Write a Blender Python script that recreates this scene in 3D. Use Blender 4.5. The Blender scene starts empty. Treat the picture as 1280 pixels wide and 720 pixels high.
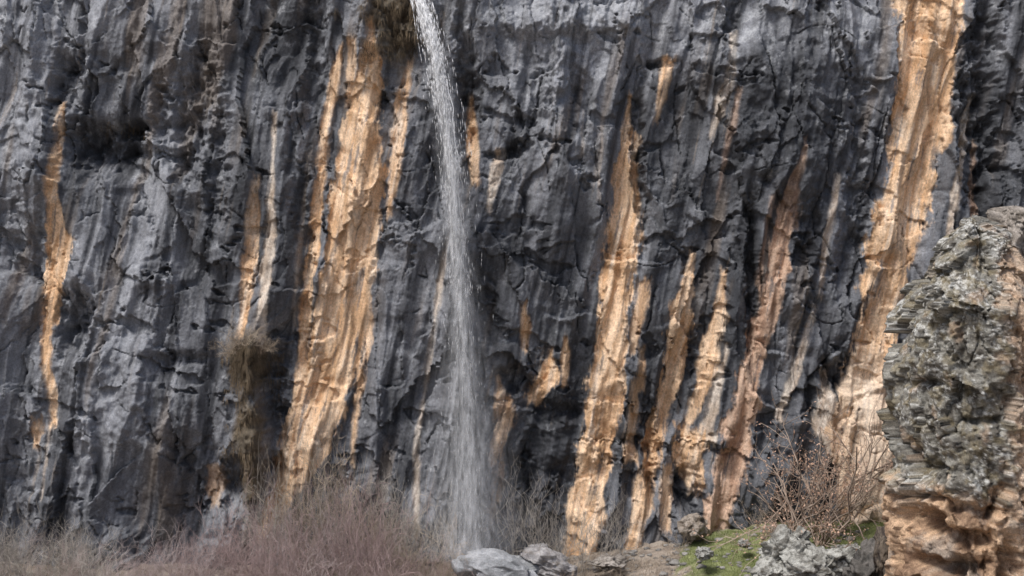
import bpy, math, random, bmesh, time
import numpy as np
from mathutils import Vector
T0=time.time()
rng=np.random.default_rng(7); random.seed(7)
scene=bpy.context.scene
D0=120.0; CZ=18.0
def P(px,py,y):
    s=(D0+y)/D0
    return ((px-640)/20*s, y, CZ+(360-py)/20*s)
f32=np.float32
# ---------------- noise -----------------
U=np.uint32
def hI(ix,iy,iz,seed):
    k=(int(iz)*2246822519+int(seed)*974634777)&0xffffffff if np.isscalar(iz) else None
    a=ix.astype(np.int32).view(U)*U(374761393)+iy.astype(np.int32).view(U)*U(668265263)
    if k is None: a=a+iz.astype(np.int32).view(U)*U(2246822519)+U((seed*974634777)&0xffffffff)
    else: a=a+U(k)
    a=(a^(a>>U(13)))*U(1274126177);a=(a^(a>>U(16)))*U(2246822519)
    return a^(a>>U(15))
_a=np.arange(256)*2*np.pi/256
GXT=np.cos(_a).astype(f32);GYT=np.sin(_a).astype(f32)
_r=np.random.default_rng(3).normal(size=(256,3));_r/=np.linalg.norm(_r,axis=1)[:,None];_r=_r.astype(f32)
def perlin2(x,y,seed=0):
    x=np.asarray(x,f32);y=np.asarray(y,f32)
    xi=np.floor(x);yi=np.floor(y);xf=x-xi;yf=y-yi
    u=xf*xf*xf*(xf*(xf*6-15)+10);v=yf*yf*yf*(yf*(yf*6-15)+10)
    def g(dx,dy):
        q=hI(xi+dx,yi+dy,0,seed)&U(255)
        return GXT[q]*(xf-dx)+GYT[q]*(yf-dy)
    a=g(0,0);b=g(1,0);c=g(0,1);d=g(1,1)
    return ((a+(b-a)*u)*(1-v)+(c+(d-c)*u)*v)*f32(1.5)
def fbm2(x,y,seed=0,o=4,gain=0.5):
    r=0;a=1;t=0
    for i in range(o):
        r=r+a*perlin2(x*2**i+i*17.3,y*2**i+i*9.1,seed+i);t+=a;a*=gain
    return r/t*1.4
def ridge2(x,y,seed=0,o=4,gain=0.5):
    r=0;a=1;t=0
    for i in range(o):
        r=r+a*(1-2*np.abs(perlin2(x*2**i+i*7.7,y*2**i+i*3.1,seed+i)));t+=a;a*=gain
    return r/t
def facet2(x,y,seed=0):
    xi=np.floor(x);yi=np.floor(y)
    best=np.full(x.shape,1e9,f32);sec=best.copy();val=np.zeros(x.shape,f32);cid=val.copy()
    for dx in(-1,0,1):
        for dy in(-1,0,1):
            cx=xi+dx;cy=yi+dy
            ha=hI(cx,cy,0,seed);hb=hI(cx,cy,1,seed)
            S=f32(1/65536)
            px=cx+(ha&U(65535)).astype(f32)*S;py=cy+(ha>>U(16)).astype(f32)*S
            d=(x-px)**2+(y-py)**2
            m=d<best
            sec=np.where(m,best,np.minimum(sec,d))
            gx=(hb&U(1023)).astype(f32)/1024-.5;gy=((hb>>U(10))&U(1023)).astype(f32)/1024-.5;hh=((hb>>U(20))&U(1023)).astype(f32)/1024-.5
            v=hh*0.8+gx*(x-px)*2+gy*(y-py)*2
            val=np.where(m,v,val);cid=np.where(m,hh+.5,cid);best=np.where(m,d,best)
    return val,np.sqrt(sec)-np.sqrt(best),cid
def perlin3(x,y,z,seed=0):
    x=np.asarray(x,f32);y=np.asarray(y,f32);z=np.asarray(z,f32)
    xi=np.floor(x);yi=np.floor(y);zi=np.floor(z);xf=x-xi;yf=y-yi;zf=z-zi
    f=lambda t:t*t*t*(t*(t*6-15)+10)
    u=f(xf);v=f(yf);w=f(zf);r=0
    for dx in(0,1):
        for dy in(0,1):
            for dz in(0,1):
                g=_r[hI(xi+dx,yi+dy,zi+dz,seed)&U(255)]
                gv=g[...,0]*(xf-dx)+g[...,1]*(yf-dy)+g[...,2]*(zf-dz)
                r=r+gv*(u if dx else 1-u)*(v if dy else 1-v)*(w if dz else 1-w)
    return r*1.5
def fbm3(x,y,z,seed=0,o=4,gain=.5):
    r=0;a=1;t=0
    for i in range(o):
        r=r+a*perlin3(x*2**i+i*5.3,y*2**i+i*2.1,z*2**i+i*8.8,seed+i);t+=a;a*=gain
    return r/t*1.4
def facet3(x,y,z,seed=0):
    x=np.asarray(x,f32);y=np.asarray(y,f32);z=np.asarray(z,f32)
    xi=np.floor(x);yi=np.floor(y);zi=np.floor(z)
    best=np.full(x.shape,1e9,f32);sec=best.copy();val=np.zeros(x.shape,f32);cid=val.copy()
    for dx in(-1,0,1):
        for dy in(-1,0,1):
            for dz in(-1,0,1):
                cx=xi+dx;cy=yi+dy;cz=zi+dz
                ha=hI(cx,cy,cz,seed);S=f32(1/1024)
                px=cx+(ha&U(1023)).astype(f32)*S;py=cy+((ha>>U(10))&U(1023)).astype(f32)*S;pz=cz+((ha>>U(20))&U(1023)).astype(f32)*S
                d=(x-px)**2+(y-py)**2+(z-pz)**2
                m=d<best
                sec=np.where(m,best,np.minimum(sec,d))
                hb=hI(cx,cy,cz,seed+77)
                g1=(hb&U(1023)).astype(f32)*S-.5;g2=((hb>>U(10))&U(1023)).astype(f32)*S-.5;hh=((hb>>U(20))&U(1023)).astype(f32)*S-.5
                v=hh*.8+g1*((x-px)+(y-py))*1.6+g2*(z-pz)*2
                val=np.where(m,v,val);cid=np.where(m,hh+.5,cid);best=np.where(m,d,best)
    return val,np.sqrt(sec)-np.sqrt(best),cid,np.sqrt(best)
def ss(a,b,x):
    t=np.clip((x-a)/(b-a),0,1);return t*t*(3-2*t)
def mix(a,b,t):
    return a*(1-t[:,None])+b*t[:,None]
C=lambda *a:np.array(a,f32)[None,:]

# ---------------- mesh helpers -----------------
def mesh_np(name,V,F,col=None,mat=None,smooth=True,link=True):
    me=bpy.data.meshes.new(name)
    n=len(V);m=len(F);k=F.shape[1]
    me.vertices.add(n);me.vertices.foreach_set('co',V.astype(np.float32).ravel())
    me.loops.add(m*k);me.loops.foreach_set('vertex_index',F.astype(np.int32).ravel())
    me.polygons.add(m);me.polygons.foreach_set('loop_start',np.arange(0,m*k,k,dtype=np.int32))
    if smooth: me.polygons.foreach_set('use_smooth',np.ones(m,dtype=bool))
    me.update(calc_edges=True)
    if col is not None:
        at=me.color_attributes.new('Col','FLOAT_COLOR','POINT')
        c=np.ones((n,4),dtype=np.float32);c[:,:3]=np.clip(col,0.004,0.95)
        at.data.foreach_set('color',c.ravel())
    if mat: me.materials.append(mat)
    if not link:return me
    ob=bpy.data.objects.new(name,me);scene.collection.objects.link(ob);return ob
def gridF(nr,nc,wrap=False):
    r=np.arange(nr-1)[:,None];c=np.arange(nc if wrap else nc-1)[None,:];c2=(c+1)%nc
    a=r*nc+c;b=r*nc+c2;d=(r+1)*nc+c;e=(r+1)*nc+c2
    return np.stack([a,b,e,d],-1).reshape(-1,4)

def rock_mat(name,s1=1.2,s2=7,bump=.5,dist=.08,var=.45,rough=.85,streak=None,spec=.25):
    m=bpy.data.materials.new(name);m.use_nodes=True;nt=m.node_tree;N=nt.nodes;L=nt.links
    b=N['Principled BSDF'];b.inputs['Roughness'].default_value=rough
    b.inputs['Specular IOR Level'].default_value=spec
    at=N.new('ShaderNodeAttribute');at.attribute_name='Col'
    tc=N.new('ShaderNodeTexCoord');mp=N.new('ShaderNodeMapping')
    L.new(tc.outputs['Object'],mp.inputs['Vector'])
    mp.inputs['Scale'].default_value=(1,1,streak or 1)
    n1=N.new('ShaderNodeTexNoise');n1.inputs['Scale'].default_value=s1;n1.inputs['Detail'].default_value=8;n1.inputs['Roughness'].default_value=.7
    n2=N.new('ShaderNodeTexNoise');n2.inputs['Scale'].default_value=s2;n2.inputs['Detail'].default_value=6;n2.inputs['Roughness'].default_value=.75
    L.new(mp.outputs[0],n1.inputs['Vector']);L.new(tc.outputs['Object'],n2.inputs['Vector'])
    mr=N.new('ShaderNodeMapRange');mr.inputs[1].default_value=.3;mr.inputs[2].default_value=.7;mr.inputs[3].default_value=1-var;mr.inputs[4].default_value=1+var
    L.new(n2.outputs[0],mr.inputs[0])
    mr2=N.new('ShaderNodeMapRange');mr2.inputs[1].default_value=.3;mr2.inputs[2].default_value=.7;mr2.inputs[3].default_value=1-var*.6;mr2.inputs[4].default_value=1+var*.6
    L.new(n1.outputs[0],mr2.inputs[0])
    mu=N.new('ShaderNodeMath');mu.operation='MULTIPLY';L.new(mr.outputs[0],mu.inputs[0]);L.new(mr2.outputs[0],mu.inputs[1])
    vm=N.new('ShaderNodeVectorMath');vm.operation='SCALE';L.new(at.outputs['Color'],vm.inputs[0]);L.new(mu.outputs[0],vm.inputs['Scale'])
    L.new(vm.outputs[0],b.inputs['Base Color'])
    ad=N.new('ShaderNodeMath');ad.operation='ADD';L.new(n1.outputs[0],ad.inputs[0]);L.new(n2.outputs[0],ad.inputs[1])
    bp=N.new('ShaderNodeBump');bp.inputs['Strength'].default_value=bump;bp.inputs['Distance'].default_value=dist
    L.new(ad.outputs[0],bp.inputs['Height']);L.new(bp.outputs[0],b.inputs['Normal'])
    return m

# ---------------- CLIFF -----------------
STREAKS=[
('o',1,[(138,75,82),(180,71,81),(220,67,81),(250,67,81),(285,62,86),(300,57,97),(330,56,91),(360,55,81),(390,54,76),(420,52,66),(460,56,69),(490,61,73),(525,65,74)]),
('p',.55,[(540,63,70),(580,58,64),(615,54,59)]),
('o',.9,[(530,42,56),(540,39,60),(553,44,55)]),
('o',.9,[(228,321,328),(270,313,328),(320,307,326),(370,303,319),(412,302,312)]),
('p',.85,[(150,344,349),(200,342,348),(250,337,348),(300,334,349),(350,329,345),(400,329,339),(435,330,335)]),
('p',.35,[(200,385,390),(260,378,383),(330,372,377),(400,368,372)]),
('o',1,[(62,425,431),(110,408,424),(160,401,412),(210,397,410),(260,392,405),(310,382,402),(350,380,396),(400,376,390),(460,372,386),(500,365,380)]),
('o',1,[(35,462,470),(70,455,476),(100,443,480),(150,430,475),(200,420,481),(250,415,480),(300,410,475),(350,402,470),(400,392,462),(440,385,450),(480,372,440),(520,358,430),(560,345,415),(600,340,388),(640,330,358),(668,320,335)]),
('o',.85,[(60,436,448),(90,432,448),(130,430,440)]),
('o',.9,[(80,508,515),(130,495,512),(180,488,506),(220,485,501),(265,484,492)]),
('o',.9,[(388,455,466),(430,448,465),(480,444,456),(520,440,450),(572,438,443)]),
('o',1,[(125,585,593),(160,583,598),(200,585,600),(228,588,601)]),
('p',.95,[(196,619,633),(225,612,627),(256,608,615)]),
('o',1,[(386,650,659),(405,649,662),(430,650,659)]),
('o',1,[(445,685,690),(465,672,698),(480,662,695),(498,660,680)]),
('o',.9,[(430,703,708),(450,699,713),(475,702,709)]),
('o',.8,[(480,620,626),(500,618,643),(530,618,642),(560,614,630),(605,614,631),(650,612,617)]),
('p',.65,[(305,556,561),(350,546,556),(405,542,548),(440,536,542),(500,526,532),(560,517,525),(620,517,526),(680,519,527)]),
('o',.8,[(652,570,586),(690,572,587)]),
('o',1,[(125,786,791),(150,779,790),(170,777,801),(200,771,801),(250,764,801),(300,757,802),(350,751,794),(400,746,786),(450,739,783),(500,732,781),(550,727,769),(600,715,759),(650,707,751),(705,704,746)]),
('o',.95,[(80,827,843),(110,822,836),(150,816,824)]),
('o',.8,[(355,792,812),(400,790,806),(435,786,795)]),
('o',.8,[(438,797,808),(480,795,806)]),
('o',.85,[(480,788,796),(530,782,801),(572,778,796)]),
('o',.95,[(325,862,869),(380,838,868),(420,832,866),(460,830,860),(500,820,845),(550,805,832),(600,795,820),(650,785,808),(690,780,800)]),
('o',.95,[(345,900,907),(400,889,906),(450,877,899),(500,865,883),(530,860,870)]),
('p',.9,[(435,906,910),(480,892,903),(520,882,895),(545,872,890)]),
('o',1,[(540,848,880),(580,843,884),(615,864,880)]),
('o',.9,[(590,828,842),(620,824,842),(655,824,838)]),
('r',.6,[(185,996,1000),(230,978,995),(280,964,992)]),
('r',1,[(270,966,988),(330,954,982),(380,947,973),(430,934,963),(480,917,949),(530,904,946),(580,896,933),(620,886,926),(665,877,911)]),
('r',.5,[(250,955,962),(300,950,957),(350,943,950)]),
('p',.95,[(230,1040,1047),(270,1030,1040),(320,1023,1032),(368,1021,1028)]),
('p',.8,[(385,1013,1022),(430,1000,1010),(480,983,997),(518,968,979)]),
('o',1,[(-60,1126,1210),(0,1122,1202),(50,1118,1200),(100,1120,1196),(150,1112,1188),(200,1110,1175),(240,1105,1170),(270,1090,1160),(300,1085,1150),(350,1078,1136),(400,1072,1128),(450,1060,1120),(500,1046,1118),(540,1030,1118),(580,1040,1120),(620,1050,1120),(670,1050,1120)]),
('p',.8,[(470,1028,1040),(500,1020,1045),(535,1018,1045),(560,1030,1048)]),
('p',.9,[(125,1218,1224),(180,1199,1213),(230,1189,1201),(285,1181,1192)]),
('r',.7,[(180,1224,1229),(240,1216,1230),(285,1212,1224)]),
('p',.6,[(50,910,918),(90,904,915),(130,892,908),(165,886,893)]),
('r',.45,[(120,915,923),(190,902,910),(245,895,900)]),
('p',.4,[(140,727,731),(190,724,728)]),
('p',.4,[(150,752,755),(240,745,749)]),
('o',.6,[(590,258,278),(605,255,282),(625,262,276)]),
]
BL=[
(125,188,50,34,-3.4),(88,110,20,44,-1.8),(92,400,26,45,-2.6),(245,140,42,75,-2.8),(180,162,20,10,-1.8),(275,240,12,50,-1.3),
(1232,140,24,170,-3.0),(862,622,16,42,-2.6),(1048,474,18,20,-2.0),(350,560,14,100,-1.8),(285,610,20,40,-1.8),
(497,20,38,60,1.8),(317,445,30,36,1.6),(315,540,24,80,1.1),(628,190,26,8,-1.6),(912,18,10,36,-1.6),(1130,430,10,60,-.4),
(50,160,28,120,.7),(640,470,24,14,-1.5),(700,540,60,40,.7),(575,100,14,80,-1.6),(830,78,20,9,-1.2),(540,640,70,30,.5),
(970,150,50,120,.8),(690,120,70,120,.9),(140,500,90,80,.7),(1010,360,30,40,.8),(812,560,8,60,-1.4),(590,350,30,220,-.7),
(400,60,14,90,-1.4),(812,200,8,120,-1.6),(935,330,10,90,-1.5),(1060,250,14,120,-1.3),(380,300,8,160,-.9),(700,30,90,30,.9),(1040,60,60,50,.7),
(690,505,30,10,-1.2),(200,330,50,18,.6),(30,300,25,60,-.9),(220,440,40,12,-1.1),(650,120,16,60,-1.0),(870,440,8,40,-1.0),(240,590,30,60,-.9),(640,620,25,50,-1.2),(1010,300,10,60,-.9)]
xs=np.concatenate([np.linspace(-160,-37,50)[:-1],np.linspace(-37,37,1160),np.linspace(37,160,50)[1:]])
zs=np.concatenate([np.linspace(-8,-.6,14)[:-1],np.linspace(-.6,38.5,650),np.linspace(38.5,58,40)[1:]])
GX,GZ=np.meshgrid(xs.astype(f32),zs.astype(f32));shape=GX.shape
X=GX.ravel();Z=GZ.ravel()
px=640+X*20;py=720-Z*20
u=X-0.2*(Z-18)
wx=fbm2(X/6,Z/12,11,3,.4);wz=fbm2(X/6,Z/7,21,3,.4)
jx=fbm2(X/.9,Z/.9,23,4,.6);jz=fbm2(X/.9,Z/.9,27,4,.6)
dx=u+1.0*wx;dz=Z+1.2*wz
M={k:np.zeros(len(X),f32) for k in 'opr'}
edge=8*fbm2(X*1.3,Z*.40,81,6,.66)+3.5*fbm2(X*4,Z*1.1,82,3,.7)
wob=5*fbm2(X*.2,Z*.7,83,4)
for t,stg,pts in STREAKS:
    a=np.array(pts,float)
    ylo,yhi=a[0,0],a[-1,0]
    sel=np.where((py>ylo-15)&(py<yhi+15)&(px>a[:,1].min()-25)&(px<a[:,2].max()+25))[0]
    yy=py[sel];xl=np.interp(yy,a[:,0],a[:,1]);xr=np.interp(yy,a[:,0],a[:,2])
    w=(xr-xl)
    sc=np.clip(w/28,.26,1.15)
    d=np.minimum(px[sel]+wob[sel]*sc-xl,xr-px[sel]-wob[sel]*sc)+edge[sel]*sc
    d=np.minimum(d,(yy-ylo+8+edge[sel]*1.4)*.5);d=np.minimum(d,(yhi+8-yy+edge[sel]*1.4)*.5)
    v=stg*ss(-2.0,3.2,d)
    M[t][sel]=np.maximum(M[t][sel],v)
allm=np.maximum(np.maximum(M['o'],M['p']),M['r'])
D=1.9*fbm2(dx/10,Z/32,1,3)+.95*ridge2(dx/3.8,Z/26,2,2)+.34*ridge2(dx/1.5,Z/18,6,2,.45)+.10*ridge2((u+.4*wx)/.6,Z/10,9,2)
D+=.7*fbm2(X/4.5,Z/7,8,2)
f0,e0,c0_=facet2((dx+.3*jx)/5.0+dz*.06,(dz+.5*jz)/10.0,35)
f1,e1,c1=facet2((dx+.2*jx)/2.2+dz*.08,(dz+.3*jz)/6.0,31)
f2,e2,c2=facet2((dx+.12*jx)/.9-dz*.10,(dz+.16*jz)/2.3+dx*.3,32)
f3,e3,c3=facet2((u+.07*jx)/.42-Z*.16,(Z+.08*jz)/.8+X*.3,33)
rg=ss(-.15,.4,fbm2(X/4,Z/6,41,3))
rg2=ss(-.1,.4,fbm2(X/3,Z/3.5,43,4))
soft=1-.65*allm
D+=(1.0*f0+.75*f1+(.05+.25*rg)*f2)*(1-.45*allm)+(.02+.10*rg*rg2)*f3*soft
D-=.30*(c1>.80)*(1-.5*allm)+.16*(c2>.84)*rg*(1-.6*allm)
D-=.26*(1-ss(0,.05,e1+.04*jx))*ss(.1,.4,fbm2(X/3,Z/3,47,3))*(1-.5*allm)
n=fbm2((X+.5*wx)/5,(Z+.15*X)/3.4,331,5,.55)
D-=.50*ss(.30,.36,n)*(1-.5*allm)
sw=Z/4.6+1.0*fbm2(X/7,Z/14,45,2)+.10*jx+.12*X/3
sf=sw-np.floor(sw)
D+=.9*(sf-.5)*ss(.05,.5,fbm2(X/4,Z/3,46,3)+.05)*ss(1.0,.95,sf)
D+=.20*fbm2(dx/1.7,dz/4.5,51,3,.45)+((.035+.055*rg2)*fbm2(X/.5,Z/.7,52,4,.65))*soft
def crack(sx,sz,seed,w,thr):
    n=perlin2((X+.5*wz)/sx+.4*Z/sz,(Z+.4*wx)/sz,seed)+.07*jx
    return (1-ss(0,w,np.abs(n)))*ss(thr,thr+.25,fbm2(X/3,Z/3,seed+9,3))
ck=crack(1.8,9,61,.035,.15);ck3=crack(4.0,2.8,68,.022,.25)
D-=(.40*ck+.30*ck3)*(1-.5*allm)
for (bx,by,rx,ry,am) in BL:
    sel=np.where((np.abs(px-bx)<rx*2.2+40)&(np.abs(py-by)<ry*2.2+40))[0]
    a=px[sel];b_=py[sel]
    q=((a-bx+20*wx[sel]+7*jx[sel])/rx)**2+((b_-by+20*wz[sel]+7*jz[sel])/ry)**2
    D[sel]+=am*np.exp(-q**2)*(.85+.5*fbm2(X[sel]*1.1,Z[sel]*.8,71,3))
chip=ss(.22,.50,fbm2(u/.5,Z/4,85,6,.65))*.9
D-=.14*allm
D+=.08*allm*fbm2(u/.4,Z/3.5,86,4,.55)
Y=-(D)
n1=fbm2(u/7,Z/13,101,4);n2=fbm2(u/.9,Z/8,102,5,.6);n3=fbm2(X/1.6,Z/1.9,103,6,.7);n4=fbm2(u/.35,Z/3.6,104,4,.6)
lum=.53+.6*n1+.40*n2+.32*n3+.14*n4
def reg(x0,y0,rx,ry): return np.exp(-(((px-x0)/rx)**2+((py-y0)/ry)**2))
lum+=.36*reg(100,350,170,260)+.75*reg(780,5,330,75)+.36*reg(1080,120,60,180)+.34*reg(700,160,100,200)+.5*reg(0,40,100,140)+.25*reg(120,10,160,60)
lum-=.40*reg(830,400,120,260)+.3*reg(380,60,60,150)+.45*reg(95,230,35,150)+.40*reg(990,250,90,260)+.4*reg(1240,150,40,160)+.35*reg(660,560,80,150)  # darker wet zones, plus left crevice and right gully shade painted into the tone
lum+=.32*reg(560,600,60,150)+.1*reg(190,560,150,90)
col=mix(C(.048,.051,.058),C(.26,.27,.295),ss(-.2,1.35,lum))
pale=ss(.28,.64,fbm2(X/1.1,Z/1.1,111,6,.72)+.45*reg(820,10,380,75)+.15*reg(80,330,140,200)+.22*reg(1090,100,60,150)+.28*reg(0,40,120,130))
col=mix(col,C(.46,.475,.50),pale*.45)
seep_shade=ss(.06,.44,fbm2(u/1.0,Z/16,121,5,.6)+.15*reg(95,230,60,150)+.1*reg(660,560,90,150))  # vertical seepage stains, with the left crevice's shadow painted in as well
col=mix(col,C(.032,.034,.040),seep_shade*.70)
br=ss(.0,.5,fbm2(u/1.6,Z/12,131,4)+.75*reg(265,60,70,170)+.35*reg(490,80,70,140)+.2*reg(150,60,60,80)-.24)
col=mix(col,C(.19,.155,.125),br*.6)
tuf=np.maximum(reg(497,20,38,65),np.maximum(reg(317,450,28,38),reg(316,560,22,90)))
col=mix(col,C(.11,.085,.052),ss(.25,.7,tuf+.35*n3)*.88)
rl=ss(.4,.7,fbm2(u/.45,Z/11,141,4,.6))*ss(.1,.5,fbm2(X/6,Z/7,142,2)+.25)
col=mix(col,C(.36,.29,.22),rl*.40)
on=fbm2(u/.5,Z/3.5,151,5,.65);on2=fbm2(X/.5,Z/.6,152,4,.7);on3=fbm2(u/2,Z/6,153,3)
oc=mix(C(.59,.375,.215),C(.81,.60,.415),ss(-.5,.5,on+.4*on3+.2*on2))
oc=mix(oc,C(.46,.275,.145),ss(.25,.7,on2+.4*fbm2(u/.8,Z/4,154,3))*.5)
oc=mix(oc,C(.78,.70,.60),ss(.18,.6,fbm2(u/.7,Z/5,155,5,.6))*.5)
oc=mix(oc,C(.20,.165,.14),ss(.3,.6,fbm2(u/.28,Z/6,156,5,.6))*.5)
greyz=np.exp(-((px-1085)/45)**2)*ss(420,480,py)
oc=mix(oc,C(.70,.61,.51),greyz*.6)
pc=mix(C(.50,.40,.31),C(.72,.64,.55),ss(-.4,.5,on+on2*.4))
rc=mix(C(.38,.24,.165),C(.64,.46,.34),ss(-.5,.5,on+on2*.4))
mm=np.clip(1-.8*chip,0,1)
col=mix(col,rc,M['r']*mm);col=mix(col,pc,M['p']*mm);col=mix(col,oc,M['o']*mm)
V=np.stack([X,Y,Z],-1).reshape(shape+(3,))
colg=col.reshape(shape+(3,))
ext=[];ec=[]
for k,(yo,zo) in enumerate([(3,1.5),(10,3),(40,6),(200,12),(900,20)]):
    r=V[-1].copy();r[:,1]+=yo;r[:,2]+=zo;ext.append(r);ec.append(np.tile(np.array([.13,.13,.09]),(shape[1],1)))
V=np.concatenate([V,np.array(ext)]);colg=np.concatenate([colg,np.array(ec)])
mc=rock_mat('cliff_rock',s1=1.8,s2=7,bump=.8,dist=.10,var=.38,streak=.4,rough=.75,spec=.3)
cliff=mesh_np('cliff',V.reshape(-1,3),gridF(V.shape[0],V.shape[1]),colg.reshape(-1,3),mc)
Yg=Y.reshape(shape)
def cliffy(x,z):
    i=min(max(np.searchsorted(zs,z),0),len(zs)-1);j=min(max(np.searchsorted(xs,x),0),len(xs)-1)
    return float(Yg[i,j])
print('cliff',time.time()-T0)

# ---------------- GROUND -----------------
bxp=(np.array([-2000,0,250,500,600,700,850,950,1100,1300,4000])-640)/20
bzp=np.array([1,.9,.7,1.0,1.3,1.0,2.4,3.2,3.7,3.5,3.0])
def ground_z(x,y):
    x=np.asarray(x,float);y=np.asarray(y,float)
    zb=np.interp(x,bxp,bzp)
    prof_y=np.array([-3000,-1000,-200,-124,-118,-80,-45,-18,-8,0,3000])
    f=np.interp(y,[-45,-18,-8,-1,0],[0,.55,.8,1,1])
    base=np.interp(y,prof_y,[60,40,20,16.2,16.0,-6,-6,-2.8,-1.1,0,0])
    z=base+zb*f
    z=z+.35*fbm2(x/3,y/3,201,4)*np.clip((y+116)/20,0,1)+.08*fbm2(x/.5,y/.5,202,3)*np.clip((y+116)/20,0,1)
    return z
gx=np.concatenate([np.linspace(-2500,-60,30)[:-1],np.linspace(-60,-34,40)[:-1],np.linspace(-34,36,420),np.linspace(36,60,40)[1:],np.linspace(60,2500,30)[1:]])
gy=np.concatenate([np.linspace(-3000,-130,30)[:-1],np.linspace(-130,-20,90)[:-1],np.linspace(-20,4,160),np.linspace(4,2500,20)[1:]])
A,B=np.meshgrid(gx,gy);xa=A.ravel();ya=B.ravel();za=ground_z(xa,ya)
def grassmask(x,y):
    gpx=640+x*20*D0/(D0+y)
    n=fbm2(x/1.6,y/1.0,211,4,.65)
    m=np.maximum(np.exp(-((gpx-908)/62)**4),np.exp(-((gpx-1060)/90)**4))
    return ss(.35,.6,m*1.0*np.exp(-((y+5)/6.0)**4)+.55*n)
gm=grassmask(xa,ya)
gn=fbm2(xa/.8,ya/.8,212,4,.6)
gc=mix(C(.20,.165,.135),C(.36,.31,.26),ss(-.5,.5,gn))
gc=mix(gc,mix(C(.13,.155,.06),C(.25,.28,.12),ss(-.5,.5,gn)),gm*.9)
gmat=rock_mat('ground_soil',s1=2,s2=12,bump=.8,dist=.08,var=.35,rough=.95)
mesh_np('ground',np.stack([xa,ya,za],-1),gridF(len(gy),len(gx)),gc,gmat)
def gz1(x,y): return float(ground_z(np.array([x]),np.array([y]))[0])

# ---------------- PINNACLES -----------------
def pillar(name,y0,prof,rd,colfn,seed,nr=500,nc=560,rm=None,fs=2.0):
    a=np.array(prof,float)
    s=(D0+y0)/D0
    pz=CZ+(360-a[:,0])/20*s
    xl=(a[:,1]-640)/20*s;xr=(a[:,2]-640)/20*s
    t=np.linspace(0,1,nr)
    zz=pz[0]+(pz[-1]-pz[0])*t**1.25
    L=np.interp(-zz,-pz,xl);R=np.interp(-zz,-pz,xr)
    th=np.linspace(0,2*np.pi,nc,endpoint=False);th=th+.45*np.cos(th)
    cx=((L+R)/2)[:,None];hw=((R-L)/2)[:,None]
    cs=np.cos(th);sn=np.sin(th)
    ux=np.sign(cs)*np.abs(cs)**.85;uy=np.sign(sn)*np.abs(sn)**1.0
    dep=np.minimum(rd,hw*.9+.05+ rd*.35*np.clip(t*3,0,1)[:,None])
    x=cx+hw*ux[None,:];y=y0+dep*uy[None,:];z=np.repeat(zz[:,None],nc,1)
    nx=np.repeat(cs[None,:],nr,0);ny=np.repeat(sn[None,:],nr,0)
    x=x.ravel();y=y.ravel();z=z.ravel();nx=nx.ravel();ny=ny.ravel()
    w1=fbm3(x/2.4,y/2.4,z/2.8,seed,3,.42)
    j1=fbm3(x/.6,y/.6,z/.6,seed+30,4,.6);j2=fbm3(x/.6+7,y/.6,z/.6,seed+35,4,.6)
    fa,ea,ca,_=facet3(x/fs+.10*j1,y/fs,z/(fs*1.7)+.1*j2+x*.2,seed+1)
    fb,eb,cb,db=facet3(x/.95+.18*j1,y/.95,z/1.4+.15*j2+x*.2,seed+2)
    fc,ec,cc,dc=facet3(x/.32+.2*j1,y/.32,z/.34+.2*j2,seed+3)
    d=.95*fa+.34*fb+.10*fc+.35*w1-.05*(db-.5)-.06*(dc-.5)
    d+=.14*fbm3(x/.5,y/.5,z/.5,seed+6,5,.68)
    fis=(1-ss(0,.05,np.abs(perlin3(x/1.2+.15*j1,y/1.5,z/3.4+.1*j2,seed+60))))*ss(-.1,.3,fbm3(x/2,y/2,z/2,seed+70,2))
    d-=.35*fis
    fade=np.clip(hw.repeat(nc,1).ravel()/.9,.35,1)
    d*=fade
    extra,col=colfn(x,y,z,nx,ny,w1,cb,eb,db,fis)
    d+=extra
    x2=x+nx*d;y2=y+ny*d;z2=z+fade*(.10*j2+.35*fa*np.exp(-((pz[0]-z)/1.5)))
    V=np.stack([x2,y2,z2],-1)
    for r in range(4):
        k=[.15,.5,.75,.9][r];sl=slice(r*nc,(r+1)*nc)
        c0=V[sl].mean(0);V[sl,:2]=c0[:2]+(V[sl,:2]-c0[:2])*k
    F=gridF(nr,nc,True)
    o=mesh_np(name,V,F,col,rm)
    bm=bmesh.new();bm.from_mesh(o.data);bm.verts.ensure_lookup_table()
    f=bm.faces.new([bm.verts[i] for i in range(nc)])
    bmesh.ops.recalc_face_normals(bm,faces=bm.faces)
    bm.to_mesh(o.data);bm.free()
    return o
YP=-16.0;SP=(D0+YP)/D0
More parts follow.
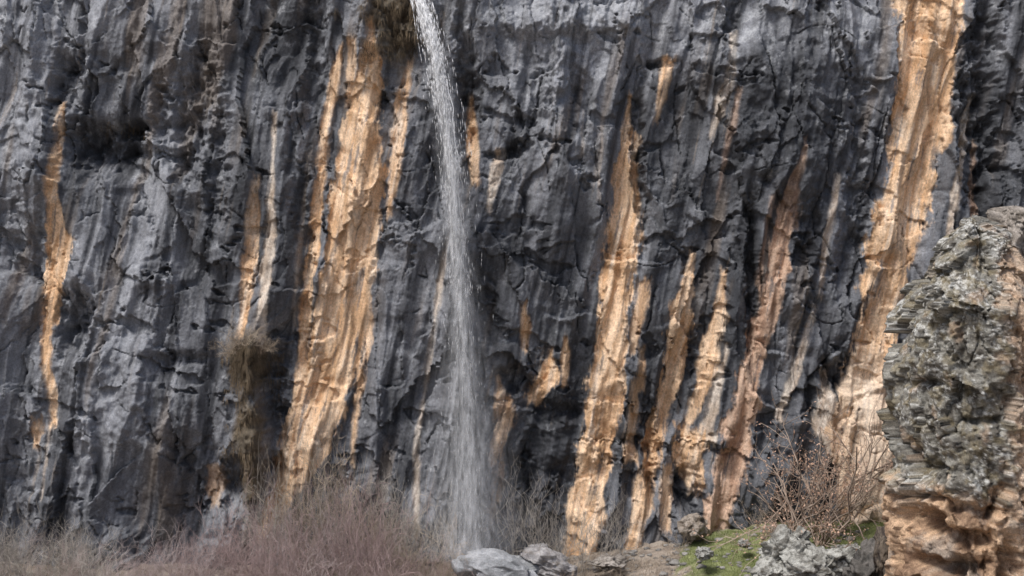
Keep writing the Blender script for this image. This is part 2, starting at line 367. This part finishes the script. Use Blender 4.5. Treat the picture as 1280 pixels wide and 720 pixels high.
def pin_col(x,y,z,nx,ny,w1,cb,eb,db,fis):
    qx=640+x/SP*20;qy=360-(z-CZ)/SP*20
    g1=fbm3(x/.8,y/.8,z/.8,301,5,.65);g2=fbm3(x/.22,y/.22,z/.22,302,4,.75);g3=fbm3(x/2.5,y/2.5,z/2.5,303,3)
    s1=fbm3(x/.8,y/.8,z/.8,301,3,.55)
    c=mix(C(.11,.10,.085),C(.31,.30,.265),ss(-.5,.5,g1+.4*g2))
    c=mix(c,C(.62,.62,.59),ss(.14,.36,g2+.45*g3+.2*(cb-.5))*.8)
    c=mix(c,C(.23,.185,.10),ss(.05,.5,fbm3(x/.7,y/.7,z/.7,304,4)+.1)*.55)
    c=mix(c,C(.40,.28,.19),ss(.25,.6,fbm3(x/1.2,y/1.2,z/1.5,306,4))*.5)
    c=mix(c,C(.055,.05,.045),np.maximum(fis*.45,(1-ss(0,.10,eb))*.2))  # cleft shading put into the colour along fissures and facet edges
    lines=fbm3((x+ .35*z)/.22,y/.5,z/3.0,305,5,.65)
    tan=mix(C(.40,.27,.18),C(.66,.51,.38),ss(-.4,.5,lines+.5*g2))
    tan=mix(tan,C(.32,.29,.26),ss(.05,.45,g3+.4*lines)*.7)
    bx=np.interp(qy,[265,300,400,470,540,600,720],[1258,1250,1228,1240,1243,1236,1230])
    mt=ss(-10,14,qx-bx+26*g1)
    ml=ss(-12,18,qy-604+ (qx-1170)*-.15+34*g1)
    low=mix(C(.20,.125,.08),C(.58,.40,.26),ss(-.5,.5,g1+.6*w1))
    low=mix(low,C(.42,.38,.33),ss(.1,.5,g3+.3*g2)*.5)
    c=mix(c,tan,mt*.9);c=mix(c,low,ml*(1-mt*.6))
    ex=np.zeros(len(x))
    for (hx,hy,rx,ry,am) in [(1145,648,17,13,-2.0),(1188,662,28,10,-2.1),(1165,692,36,12,-2.0),(1215,628,14,8,-1.5),(1155,622,44,5,-.9),(1235,700,12,34,-1.2),(1130,606,34,9,.45),(1190,600,30,9,.3),(1150,575,18,6,-.8),(1218,318,16,34,-1.0),(1180,440,8,40,-.7),(1205,520,22,6,-.9),(1135,470,20,5,-.7),(1165,380,6,40,-.6)]:
        q=((qx-hx+16*s1)/rx)**2+((qy-hy+16*w1+5*s1)/ry)**2
        ex+=am*np.exp(-q**1.6)*(ny<0)
    ex+=-.35*mt*(ny<.3)+.06*mt*lines
    return ex,c
pm=rock_mat('lichen_rock',s1=3,s2=12,bump=.9,dist=.06,var=.42)
pillar('rock_pinnacle',YP,[(270,1208,1222),(280,1200,1238),(290,1192,1252),(302,1184,1262),(330,1170,1275),(380,1148,1300),(430,1130,1318),(460,1114,1325),(500,1109,1330),(540,1114,1335),(580,1124,1340),(620,1122,1345),(680,1118,1350),(740,1110,1360),(950,1095,1400)],4.2,pin_col,400,rm=pm)
def out_col(x,y,z,nx,ny,w1,cb,eb,db,fis):
    g1=fbm3(x/.8,y/.8,z/.8,321,4,.65);g2=fbm3(x/.25,y/.25,z/.25,322,3,.7);g3=fbm3(x/2.5,y/2.5,z/2.5,323,3)
    qy=360-(z-CZ)/.883*20
    lines=fbm3((x+.35*z)/.22,y/.5,z/3.0,325,4,.65)
    c=mix(C(.14,.12,.10),C(.40,.36,.32),ss(-.4,.5,g1+.4*g2))
    tan=mix(C(.44,.29,.18),C(.70,.53,.38),ss(-.4,.5,lines+.4*g2))
    m=ss(325,345,qy+15*g1)*ss(-.4,.1,g3+.25)
    m*=1-.7*ss(430,470,qy+20*g1)
    return .06*lines*m-.3*m,mix(c,tan,m)
pillar('rock_outcrop',-14.0,[(258,1262,1275),(266,1250,1292),(280,1242,1310),(300,1236,1330),(400,1232,1380),(600,1230,1430),(950,1215,1450)],3.8,out_col,430,rm=pm,nr=280,nc=320)
print('pin',time.time()-T0)
# ---------------- BOULDERS -----------------
def boulder(name,cx,cy,cz,rx,ry,rz,c0,c1,seed,mat,fs=1.0,rot=0.):
    nr,nc=90,150
    ph=np.linspace(.02,np.pi-.02,nr)[:,None];th=np.linspace(0,2*np.pi,nc,endpoint=False)[None,:]
    x=(np.sin(ph)*np.cos(th)).ravel();y=(np.sin(ph)*np.sin(th)).ravel();z=(np.cos(ph)+0*th).ravel()
    k=seed*3.7%97
    n=fbm3(x*2+k,y*2,z*2,seed+2,5,.6)
    f,e,c,_=facet3(x*fs*1.3+k+.15*n,y*fs*1.3,z*fs*1.3+.2*n,seed)
    f2,e2,c2,_=facet3(x*fs*3+k+.2*n,y*fs*3,z*fs*3,seed+1)
    d=1+.50*f+.14*f2+.10*n
    X=x*d*rx;Yv=y*d*ry;Zv=z*d*rz
    X,Zv=X*math.cos(rot)+Zv*math.sin(rot),-X*math.sin(rot)+Zv*math.cos(rot)
    g=fbm3(x*3+k,y*3,z*3,seed+4,5,.7)
    col=mix(C(*c0),C(*c1),ss(-.4,.45,g+.3*(c-.5)))
    col=mix(col,C(.18,.16,.13),ss(.2,.6,n)*.5)
    V=np.stack([X,Yv,Zv],-1)
    o=mesh_np(name,V,gridF(nr,nc,True)[:,::-1],col,mat);o.location=(cx,cy,cz);return o
bm_=rock_mat('boulder_rock',s1=3,s2=14,bump=.8,dist=.05,var=.4)
def bp(px_,py_,y,rx,ry,rz,c0,c1,seed,fs=1.,rot=0.):
    x,yy,z=P(px_,py_,y);boulder('boulder',x,yy,z,rx,ry,rz,c0,c1,seed,bm_,fs,rot)
W0,W1=(.14,.135,.12),(.43,.43,.40)
bp(622,712,-6,2.4,1.6,1.25,(.24,.25,.26),(.40,.41,.43),601,.55,.2)
bp(690,708,-5,1.5,1.3,.9,(.20,.19,.19),(.36,.35,.35),602,.7,.4)
bp(985,690,-9,1.3,1.0,1.2,W0,W1,603,1.0,0)
bp(1010,714,-10,1.6,1.2,1.1,W0,W1,604,1.0,.2)
bp(1042,704,-9.5,1.0,1.0,.8,W0,W1,605,1.0,-.2)
bp(965,716,-9.5,.9,.9,.8,W0,W1,606,1.0,-.2)
bp(1092,716,-11,1.3,1.2,1.6,(.05,.048,.045),(.14,.13,.12),607,1.2,0)
bp(1060,688,-7,.7,.7,.35,W0,W1,608,1.,0)
bp(880,692,-7,.5,.5,.35,W0,W1,609,1.,0)
bp(868,660,-2.2,.8,.7,.7,(.15,.12,.09),(.34,.3,.26),610,1.,0)
bp(930,680,-5,.35,.35,.2,W0,W1,611,1.,0)
bp(760,704,-5,.9,.8,.5,(.16,.14,.12),(.34,.31,.28),612,1.,0)
bp(1108,690,-13,.5,.6,1.4,(.06,.05,.045),(.16,.13,.1),613,1.,0)
def scree():
    Vs=[];Fs=[];Cs=[];o=0
    b=bmesh.new();bmesh.ops.create_icosphere(b,subdivisions=2,radius=1);bv=np.array([v.co[:] for v in b.verts]);bf=np.array([[v.index for v in f.verts] for f in b.faces]);b.free()
    n=900
    yv=rng.uniform(-13,-1,n);xv=np.where(rng.random(n)<.8,rng.uniform(-3,24,n),rng.uniform(-34,34,n));zv=ground_z(xv,yv)
    for i in range(n):
        s=random.uniform(.05,.18)*(1.8 if random.random()<.08 else 1)
        f=.7+.6*rng.random(len(bv))
        v=bv*f[:,None]*np.array([s*1.3,s,s*.7]);v+=np.array([xv[i],yv[i],zv[i]+s*.1])
        Vs.append(v);Fs.append(bf+o);o+=len(bv)
        g=random.uniform(.13,.34);Cs.append(np.tile([g,g*.96,g*.9],(len(bv),1)))
    mesh_np('scree',np.vstack(Vs),np.vstack(Fs),np.vstack(Cs),bm_,smooth=False)
scree()

# ---------------- VEGETATION -----------------
def twig_mat(name,c0,c1):
    m=bpy.data.materials.new(name);m.use_nodes=True;nt=m.node_tree;N=nt.nodes;L=nt.links
    b=N['Principled BSDF'];b.inputs['Roughness'].default_value=.9;b.inputs['Specular IOR Level'].default_value=.1
    tc=N.new('ShaderNodeTexCoord');n=N.new('ShaderNodeTexNoise');n.inputs['Scale'].default_value=1.5;n.inputs['Detail'].default_value=4
    L.new(tc.outputs['Object'],n.inputs['Vector'])
    r=N.new('ShaderNodeValToRGB');r.color_ramp.elements[0].position=.35;r.color_ramp.elements[1].position=.65
    r.color_ramp.elements[0].color=(*c0,1);r.color_ramp.elements[1].color=(*c1,1)
    L.new(n.outputs[0],r.inputs[0]);L.new(r.outputs[0],b.inputs['Base Color']);return m
class TB:
    def __init__(s): s.v=[];s.f=[];s.m=[];s.n=0
    def tube(s,pts,r0,r1,k=3):
        pts=np.asarray(pts);n=len(pts)
        t=np.gradient(pts,axis=0);t/=np.linalg.norm(t,axis=1)[:,None]+1e-9
        a=np.cross(t,[.3,.9,.2]);a/=np.linalg.norm(a,axis=1)[:,None]+1e-9;b=np.cross(t,a)
        r=np.linspace(r0,r1,n)[:,None,None];q=2*np.pi*np.arange(k)/k
        v=pts[:,None]+(a[:,None]*np.cos(q)[None,:,None]+b[:,None]*np.sin(q)[None,:,None])*r
        s.v.append(v.reshape(-1,3));f=gridF(n,k,True)+s.n;s.f.append(f);s.m.append(np.zeros(len(f),np.int32));s.n+=n*k
    def leaf(s,p,sz):
        a=rng.normal(size=3);a/=np.linalg.norm(a);b=np.cross(a,rng.normal(size=3));b/=np.linalg.norm(b)
        s.v.append(np.array([p-a*sz,p+b*sz*.5,p+a*sz,p-b*sz*.5]));s.f.append(np.arange(4)[None]+s.n);s.m.append(np.ones(1,np.int32));s.n+=4
    def mesh(s,name,mats):
        me=mesh_np(name,np.vstack(s.v),np.vstack(s.f),None,None,link=False)
        for m in mats: me.materials.append(m)
        me.polygons.foreach_set('material_index',np.concatenate(s.m));return me
def grow(tb,p,d,L,r,lev,maxlev,kids,up=.12,leaf=0,wig=.26):
    n=5;pts=[p];q=p.copy();dd=d.copy();W=rng.normal(size=(n,3))*wig
    for i in range(n):
        dd=dd+W[i];dd[2]+=up;dd/=math.sqrt(dd@dd)
        q=q+dd*(L/n);pts.append(q)
    tb.tube(pts,r,r*.55 if lev<maxlev else r*.35)
    if lev<maxlev:
        for k in range(kids[lev]):
            t=random.uniform(.25,1.0);i=min(int(t*n),n-1);b=pts[i]+(pts[i+1]-pts[i])*(t*n-i)
            di=(pts[i+1]-pts[i]);di=di/math.sqrt(di@di)
            nd=di+rng.normal(size=3)*.65;nd/=math.sqrt(nd@nd)
            grow(tb,b,nd,L*random.uniform(.4,.7),max(r*.55,.006),lev+1,maxlev,kids,up,leaf,wig)
    elif leaf:
        for k in range(leaf):
            tb.leaf(pts[random.randint(2,n)]+rng.normal(size=3)*.05,random.uniform(.03,.06))
def shrub_mesh(name,H,stems,spread,mats,kids=(5,4),r=.025,leaf=0,up=.1):
    tb=TB()
    for i in range(stems):
        a=random.uniform(0,2*math.pi);s=spread*random.uniform(.1,1)
        d=np.array([math.cos(a)*s,math.sin(a)*s,1.0]);d/=np.linalg.norm(d)
        p=np.array([math.cos(a)*.35*random.random(),math.sin(a)*.35*random.random(),-.15])
        grow(tb,p,d,H*random.uniform(.45,.95),r,0,2,kids,up,leaf)
    me=tb.mesh(name,mats);z=np.vstack(tb.v)[:,2];ZM[me.name]=float(np.percentile(z,97));return me
ZM={}
m_pink=twig_mat('twig_pinkbrown',(.25,.18,.17),(.45,.35,.335))
m_pgrey=twig_mat('twig_pinkgrey',(.28,.225,.215),(.50,.43,.41))
m_grey=twig_mat('twig_grey',(.25,.225,.195),(.50,.46,.41))
m_tan=twig_mat('twig_tan',(.26,.21,.16),(.50,.42,.33))
m_bud=twig_mat('bud_rust',(.42,.26,.18),(.60,.42,.32))
m_dark=twig_mat('twig_dark',(.10,.075,.05),(.22,.17,.115))
m_twb=twig_mat('twig_brown',(.26,.195,.155),(.46,.37,.30))
pinks=[shrub_mesh('shrub_mesh',3.2,12,1.0,[m_pink if k<3 else m_pgrey]*2,(5,5),.015,0,.06) for k in range(4)]
greys=[shrub_mesh('shrub_mesh',2.8,12,.8,[m_grey,m_grey],(5,5),.015,0,.06) for _ in range(2)]
tans=[shrub_mesh('shrub_mesh',3.2,9,.5,[m_tan,m_tan],(5,4),.015,0,.10) for _ in range(2)]
pales=[shrub_mesh('shrub_mesh',4.0,6,.35,[m_grey,m_grey],(4,3),.02,0,.18) for _ in range(2)]
def place(name,me,x,y,z=None,s=1,sz=None):
    o=bpy.data.objects.new(name,me);scene.collection.objects.link(o)
    o.location=(x,y,gz1(x,y) if z is None else z);o.scale=(s,s,(sz or s));o.rotation_euler=(0,0,random.uniform(0,6.28));return o
def band(x0,x1,n,ms,y0,y1,topf,name='shrub'):
    for i in range(n):
        qx=x0+(x1-x0)*(i+random.random())/n;y=random.uniform(y0,y1)
        x,_,_=P(qx,0,y);zt=P(0,topf(qx)+random.uniform(-18,28),y)[2];z=gz1(x,y)
        hgt=max(zt-z,.8);me=random.choice(ms)
        s=hgt/ZM[me.name];place(name,me,x,y,None,min(max(s*random.uniform(.9,1.1),.7),1.25),s)
top=lambda q:np.interp(q,[0,60,130,160,240,300,350,400,470,520,600],[652,658,670,684,664,648,618,608,620,650,665])
band(-60,140,9,greys,-9,-3,top)
band(-60,140,5,pinks,-6,-3,lambda q:top(q)+10)
band(150,330,11,pinks,-10,-4,lambda q:top(q)+4)
band(320,500,12,pinks,-10,-3,lambda q:top(q)+4)
band(340,480,7,tans,-3.8,-2.8,lambda q:top(q)-42)
band(300,600,8,greys,-4.2,-2.8,lambda q:np.interp(q,[300,400,600],[615,580,635]))
band(470,600,7,tans,-7,-3,lambda q:655)
band(150,560,13,pinks,-12,-9,lambda q:692)
band(-50,150,8,greys+pinks,-12,-8,lambda q:694)
band(600,790,11,pales,-4.5,-2.8,lambda q:np.interp(q,[600,680,780],[615,575,630]))
band(600,860,13,tans,-8,-3,lambda q:684)
band(840,960,3,tans,-3,-2.4,lambda q:640)
band(1130,1230,4,greys,-4,-3,lambda q:560)
band(1240,1500,8,tans,-9,-4,lambda q:650)
band(-500,-60,14,greys+pinks,-10,-3,lambda q:650)
bt=shrub_mesh('tree_mesh',5.6,9,.95,[m_twb,m_bud],(6,5),.05,8,.08)
for (qx,qt,y,s) in [(1020,526,-4.5,1.0),(982,530,-4,.8)]:
    x,_,zt=P(qx,qt,y);z=gz1(x,y);place('budding_tree',bt,x,y,None,(zt-z)/ZM[bt.name]*1.0,(zt-z)/ZM[bt.name])
hg=shrub_mesh('hanging_shrub_mesh',1.6,34,1.5,[m_tan,m_tan],(5,3),.012,0,-.04)
for qx,qy,s in [(318,425,1.),(300,436,.8),(335,434,.8)]:
    x=(qx-640)/20;z=(720-qy)/20;place('hanging_shrub',hg,x,cliffy(x,z)-.1,z-.1,s,s*.9)
tb=TB()
def tuft(qx,qy,n,L,down=.6):
    x=(qx-640)/20;z=(720-qy)/20
    for k in range(n):
        xx=x+random.gauss(0,.12);zz=z+random.gauss(0,.12);p=np.array([xx,cliffy(xx,zz)+.03,zz])
        d=np.array([random.gauss(0,.5),-1.,random.gauss(-down,.4)]);d/=np.linalg.norm(d)
        l=L*random.uniform(.4,1);q=p+d*l*.5;e=q+(d+np.array([0,.7,-1.4]))*l*.5
        tb.tube([p,q,e],.014,.005)
for i in range(170): tuft(random.gauss(497,22),random.uniform(-10,72),7,.5)
for i in range(130): tuft(random.gauss(318,17),random.uniform(425,480),8,.55)
for i in range(110): tuft(random.gauss(315,15),random.uniform(475,620),7,.5)
for i in range(25): tuft(random.gauss(150,22),random.gauss(160,5),5,.35)
me=tb.mesh('cliff_moss',[m_dark,m_dark]);o=bpy.data.objects.new('cliff_moss',me);scene.collection.objects.link(o)
def blades(name,n,cond,c,hmin,hmax,xr,yr):
    x=rng.uniform(*xr,n);y=rng.uniform(*yr,n);k=cond(x,y);x=x[k];y=y[k];z=ground_z(x,y);n=len(x)
    hh=rng.uniform(hmin,hmax,n);a=rng.uniform(0,6.28,n);w=.014;lx=rng.normal(0,.4,n)*hh;ly=rng.normal(0,.4,n)*hh
    v=np.stack([np.stack([x-w*np.cos(a),y-w*np.sin(a),z-.02],-1),np.stack([x+w*np.cos(a),y+w*np.sin(a),z-.02],-1),np.stack([x+lx,y+ly,z+hh],-1)],1).reshape(-1,3)
    return mesh_np(name,v,np.arange(n*3).reshape(-1,3),None,c,smooth=False)
m_gr=twig_mat('grass_green',(.13,.165,.055),(.27,.30,.12))
blades('grass',50000,lambda x,y:grassmask(x,y)>.5,m_gr,.06,.18,(8,26),(-12,-.5))
blades('dry_grass',60000,lambda x,y:(grassmask(x,y)<.4)&(fbm2(x/1.5,y/1.5,222,3)>-.1),m_tan,.08,.35,(-34,30),(-13,-.5))
print('veg',time.time()-T0)
# ---------------- WATERFALL -----------------
wp=np.array([(500,-60),(518,-20),(530,20),(543,60),(552,110),(560,170),(567,230),(571,300),(577,370),(581,450),(586,540),(588,620),(589,690)],float)
wh=np.array([5,5,7,9,11,12,13,14,16,22,31,41,50])/20*.9
wX=(wp[:,0]-640)/20;wZ=(720-wp[:,1])/20;wY=np.interp(np.arange(13),[0,2,4,12],[-2.8,-3.6,-4.2,-5.2])
sY=(D0+wY)/D0;wX=wX*sY;wZ=CZ+(wZ-CZ)*sY
def wpos(t):
    k=t*12
    return np.stack([np.interp(k,np.arange(13),wX),np.interp(k,np.arange(13),wY),np.interp(k,np.arange(13),wZ)],-1),np.interp(k,np.arange(13),wh)
wm=bpy.data.materials.new('falling_water');wm.use_nodes=True;b=wm.node_tree.nodes['Principled BSDF']
b.inputs['Base Color'].default_value=(.95,.96,.98,1);b.inputs['Roughness'].default_value=.4
n=wm.node_tree.nodes.new('ShaderNodeTexNoise');n.inputs['Scale'].default_value=3;r=wm.node_tree.nodes.new('ShaderNodeMapRange');r.inputs[3].default_value=.45;r.inputs[4].default_value=1
wm.node_tree.links.new(n.outputs[0],r.inputs[0]);wm.node_tree.links.new(r.outputs[0],b.inputs['Alpha'])
wf=bpy.data.objects.new('waterfall',None);scene.collection.objects.link(wf)
nd=40000
t=rng.random(nd)**1.15
c,hw=wpos(t)
lat=np.clip(rng.standard_t(3,nd)*.30,-2.2,2.2)+.5*fbm2(t*10,np.zeros(nd),502,4)
keep=rng.random(nd)<np.clip(.85-1.15*t+1.0*fbm2(lat*2.2+t*3,t*18,503,4,.6),.04,1)
t=t[keep];c=c[keep];hw=hw[keep];lat=lat[keep];nd=len(t)
p=c.copy();p[:,0]+=lat*hw;p[:,1]+=rng.normal(0,.35,nd)*hw
ln=rng.uniform(.06,.30,nd)*(1.3-.7*t);wd=rng.uniform(.010,.028,nd)*np.clip(1.5-1.3*t,.45,2)
td=np.stack([.35*(1-t)**3,0*t,-np.ones(nd)],-1);td/=np.linalg.norm(td,axis=1)[:,None]
ring=[np.array([1,0,0]),np.array([-.5,.87,0]),np.array([-.5,-.87,0])]
vv=np.stack([p-td*ln[:,None]]+[p+q[None]*wd[:,None] for q in ring]+[p+td*ln[:,None]],1).reshape(-1,3)
base=(np.arange(nd)*5)[:,None,None]
ff=np.array([[0,1,2],[0,2,3],[0,3,1],[4,2,1],[4,3,2],[4,1,3]])[None]+base
dr=mesh_np('droplets',vv,ff.reshape(-1,3),None,wm);dr.parent=wf
tb=TB()
for i in range(80):
    t0=random.uniform(0,.14) if i<50 else random.uniform(.14,.6);t1=min(1,t0+random.uniform(.08,.25))
    l0=random.gauss(0,.36);ts=np.linspace(t0,t1,26);c,hw=wpos(ts)
    nn=fbm2(ts*22,np.full(26,i*3.3),510,3)*.35
    c[:,0]+=(l0+nn)*hw;c[:,1]+=random.gauss(0,.3)*hw
    tb.tube(c,max(.065*(1-t0*1.6),.012),.003,4)
me=tb.mesh('strands',[wm]);o=bpy.data.objects.new('strands',me);scene.collection.objects.link(o);o.parent=wf
mm_=bpy.data.materials.new('water_mist');mm_.use_nodes=True;nt=mm_.node_tree;N=nt.nodes;L=nt.links;b=N['Principled BSDF']
b.inputs['Base Color'].default_value=(.90,.92,.95,1);b.inputs['Roughness'].default_value=.9;b.inputs['Specular IOR Level'].default_value=0
at=N.new('ShaderNodeAttribute');at.attribute_name='Col';tc=N.new('ShaderNodeTexCoord');mp=N.new('ShaderNodeMapping');mp.inputs['Scale'].default_value=(4.0,4.0,.55)
n=N.new('ShaderNodeTexNoise');n.inputs['Scale'].default_value=1.;n.inputs['Detail'].default_value=7;n.inputs['Roughness'].default_value=.7
L.new(tc.outputs['Object'],mp.inputs[0]);L.new(mp.outputs[0],n.inputs['Vector'])
r=N.new('ShaderNodeMapRange');r.inputs[1].default_value=.38;r.inputs[2].default_value=.70;r.inputs[3].default_value=0;r.inputs[4].default_value=1;L.new(n.outputs[0],r.inputs[0])
mu=N.new('ShaderNodeMath');mu.operation='MULTIPLY';L.new(r.outputs[0],mu.inputs[0]);L.new(at.outputs['Fac'],mu.inputs[1]);L.new(mu.outputs[0],b.inputs['Alpha'])
for j,(k,al) in enumerate([(.4,.9),(.75,.5),(1.1,.30),(1.5,.20),(2.0,.14)]):
    nr,nc=90,24;ts=np.linspace(0,1,nr);c,hw=wpos(ts);th=np.linspace(0,2*np.pi,nc,endpoint=False)
    V=c[:,None,:]+np.stack([np.cos(th)[None]*hw[:,None]*k,np.sin(th)[None]*hw[:,None]*k,np.zeros((nr,nc))],-1)
    A=np.interp(ts,[0,.3,.5,.75,1],[1.05,.9,.7,.38,.36])*al
    if k>1.0: A=A*np.interp(ts,[0,.3,.8,1],[.3,.6,1.6,2.0])
    A=A[:,None]*np.ones((1,nc))*(.05+.95*np.abs(np.sin(th))[None]**1.6)
    o=mesh_np('mist_%d'%j,V.reshape(-1,3),gridF(nr,nc,True),np.repeat(A.reshape(-1,1),3,1)-.0,mm_);o.parent=wf

# ---------------- LIGHT / CAMERA -----------------
w=bpy.data.worlds.new('World');scene.world=w;w.use_nodes=True;nt=w.node_tree
sky=nt.nodes.new('ShaderNodeTexSky');sky.sky_type='NISHITA';sky.sun_disc=False
EL,AZ=math.radians(56),math.radians(215)
sky.sun_elevation=EL;sky.sun_rotation=AZ;sky.dust_density=3;sky.air_density=.8
bg=nt.nodes['Background'];bg.inputs[1].default_value=.14;nt.links.new(sky.outputs[0],bg.inputs[0])
sd=bpy.data.lights.new('sun','SUN');sd.energy=3.3;sd.angle=math.radians(18);sd.color=(1,.97,.93)
so=bpy.data.objects.new('sun',sd);scene.collection.objects.link(so)
dv=Vector((math.sin(AZ)*math.cos(EL),math.cos(AZ)*math.cos(EL),math.sin(EL)))
so.rotation_euler=dv.to_track_quat('Z','Y').to_euler()
cd=bpy.data.cameras.new('camera');cd.lens=67.5;cd.sensor_width=36;cd.clip_end=8000;cd.clip_start=.5
co=bpy.data.objects.new('camera',cd);scene.collection.objects.link(co);co.location=(0,-D0,CZ);co.rotation_euler=(math.pi/2,0,0);scene.camera=co
scene.view_settings.view_transform='Standard';scene.view_settings.look='None';scene.view_settings.exposure=0
print('done',time.time()-T0)
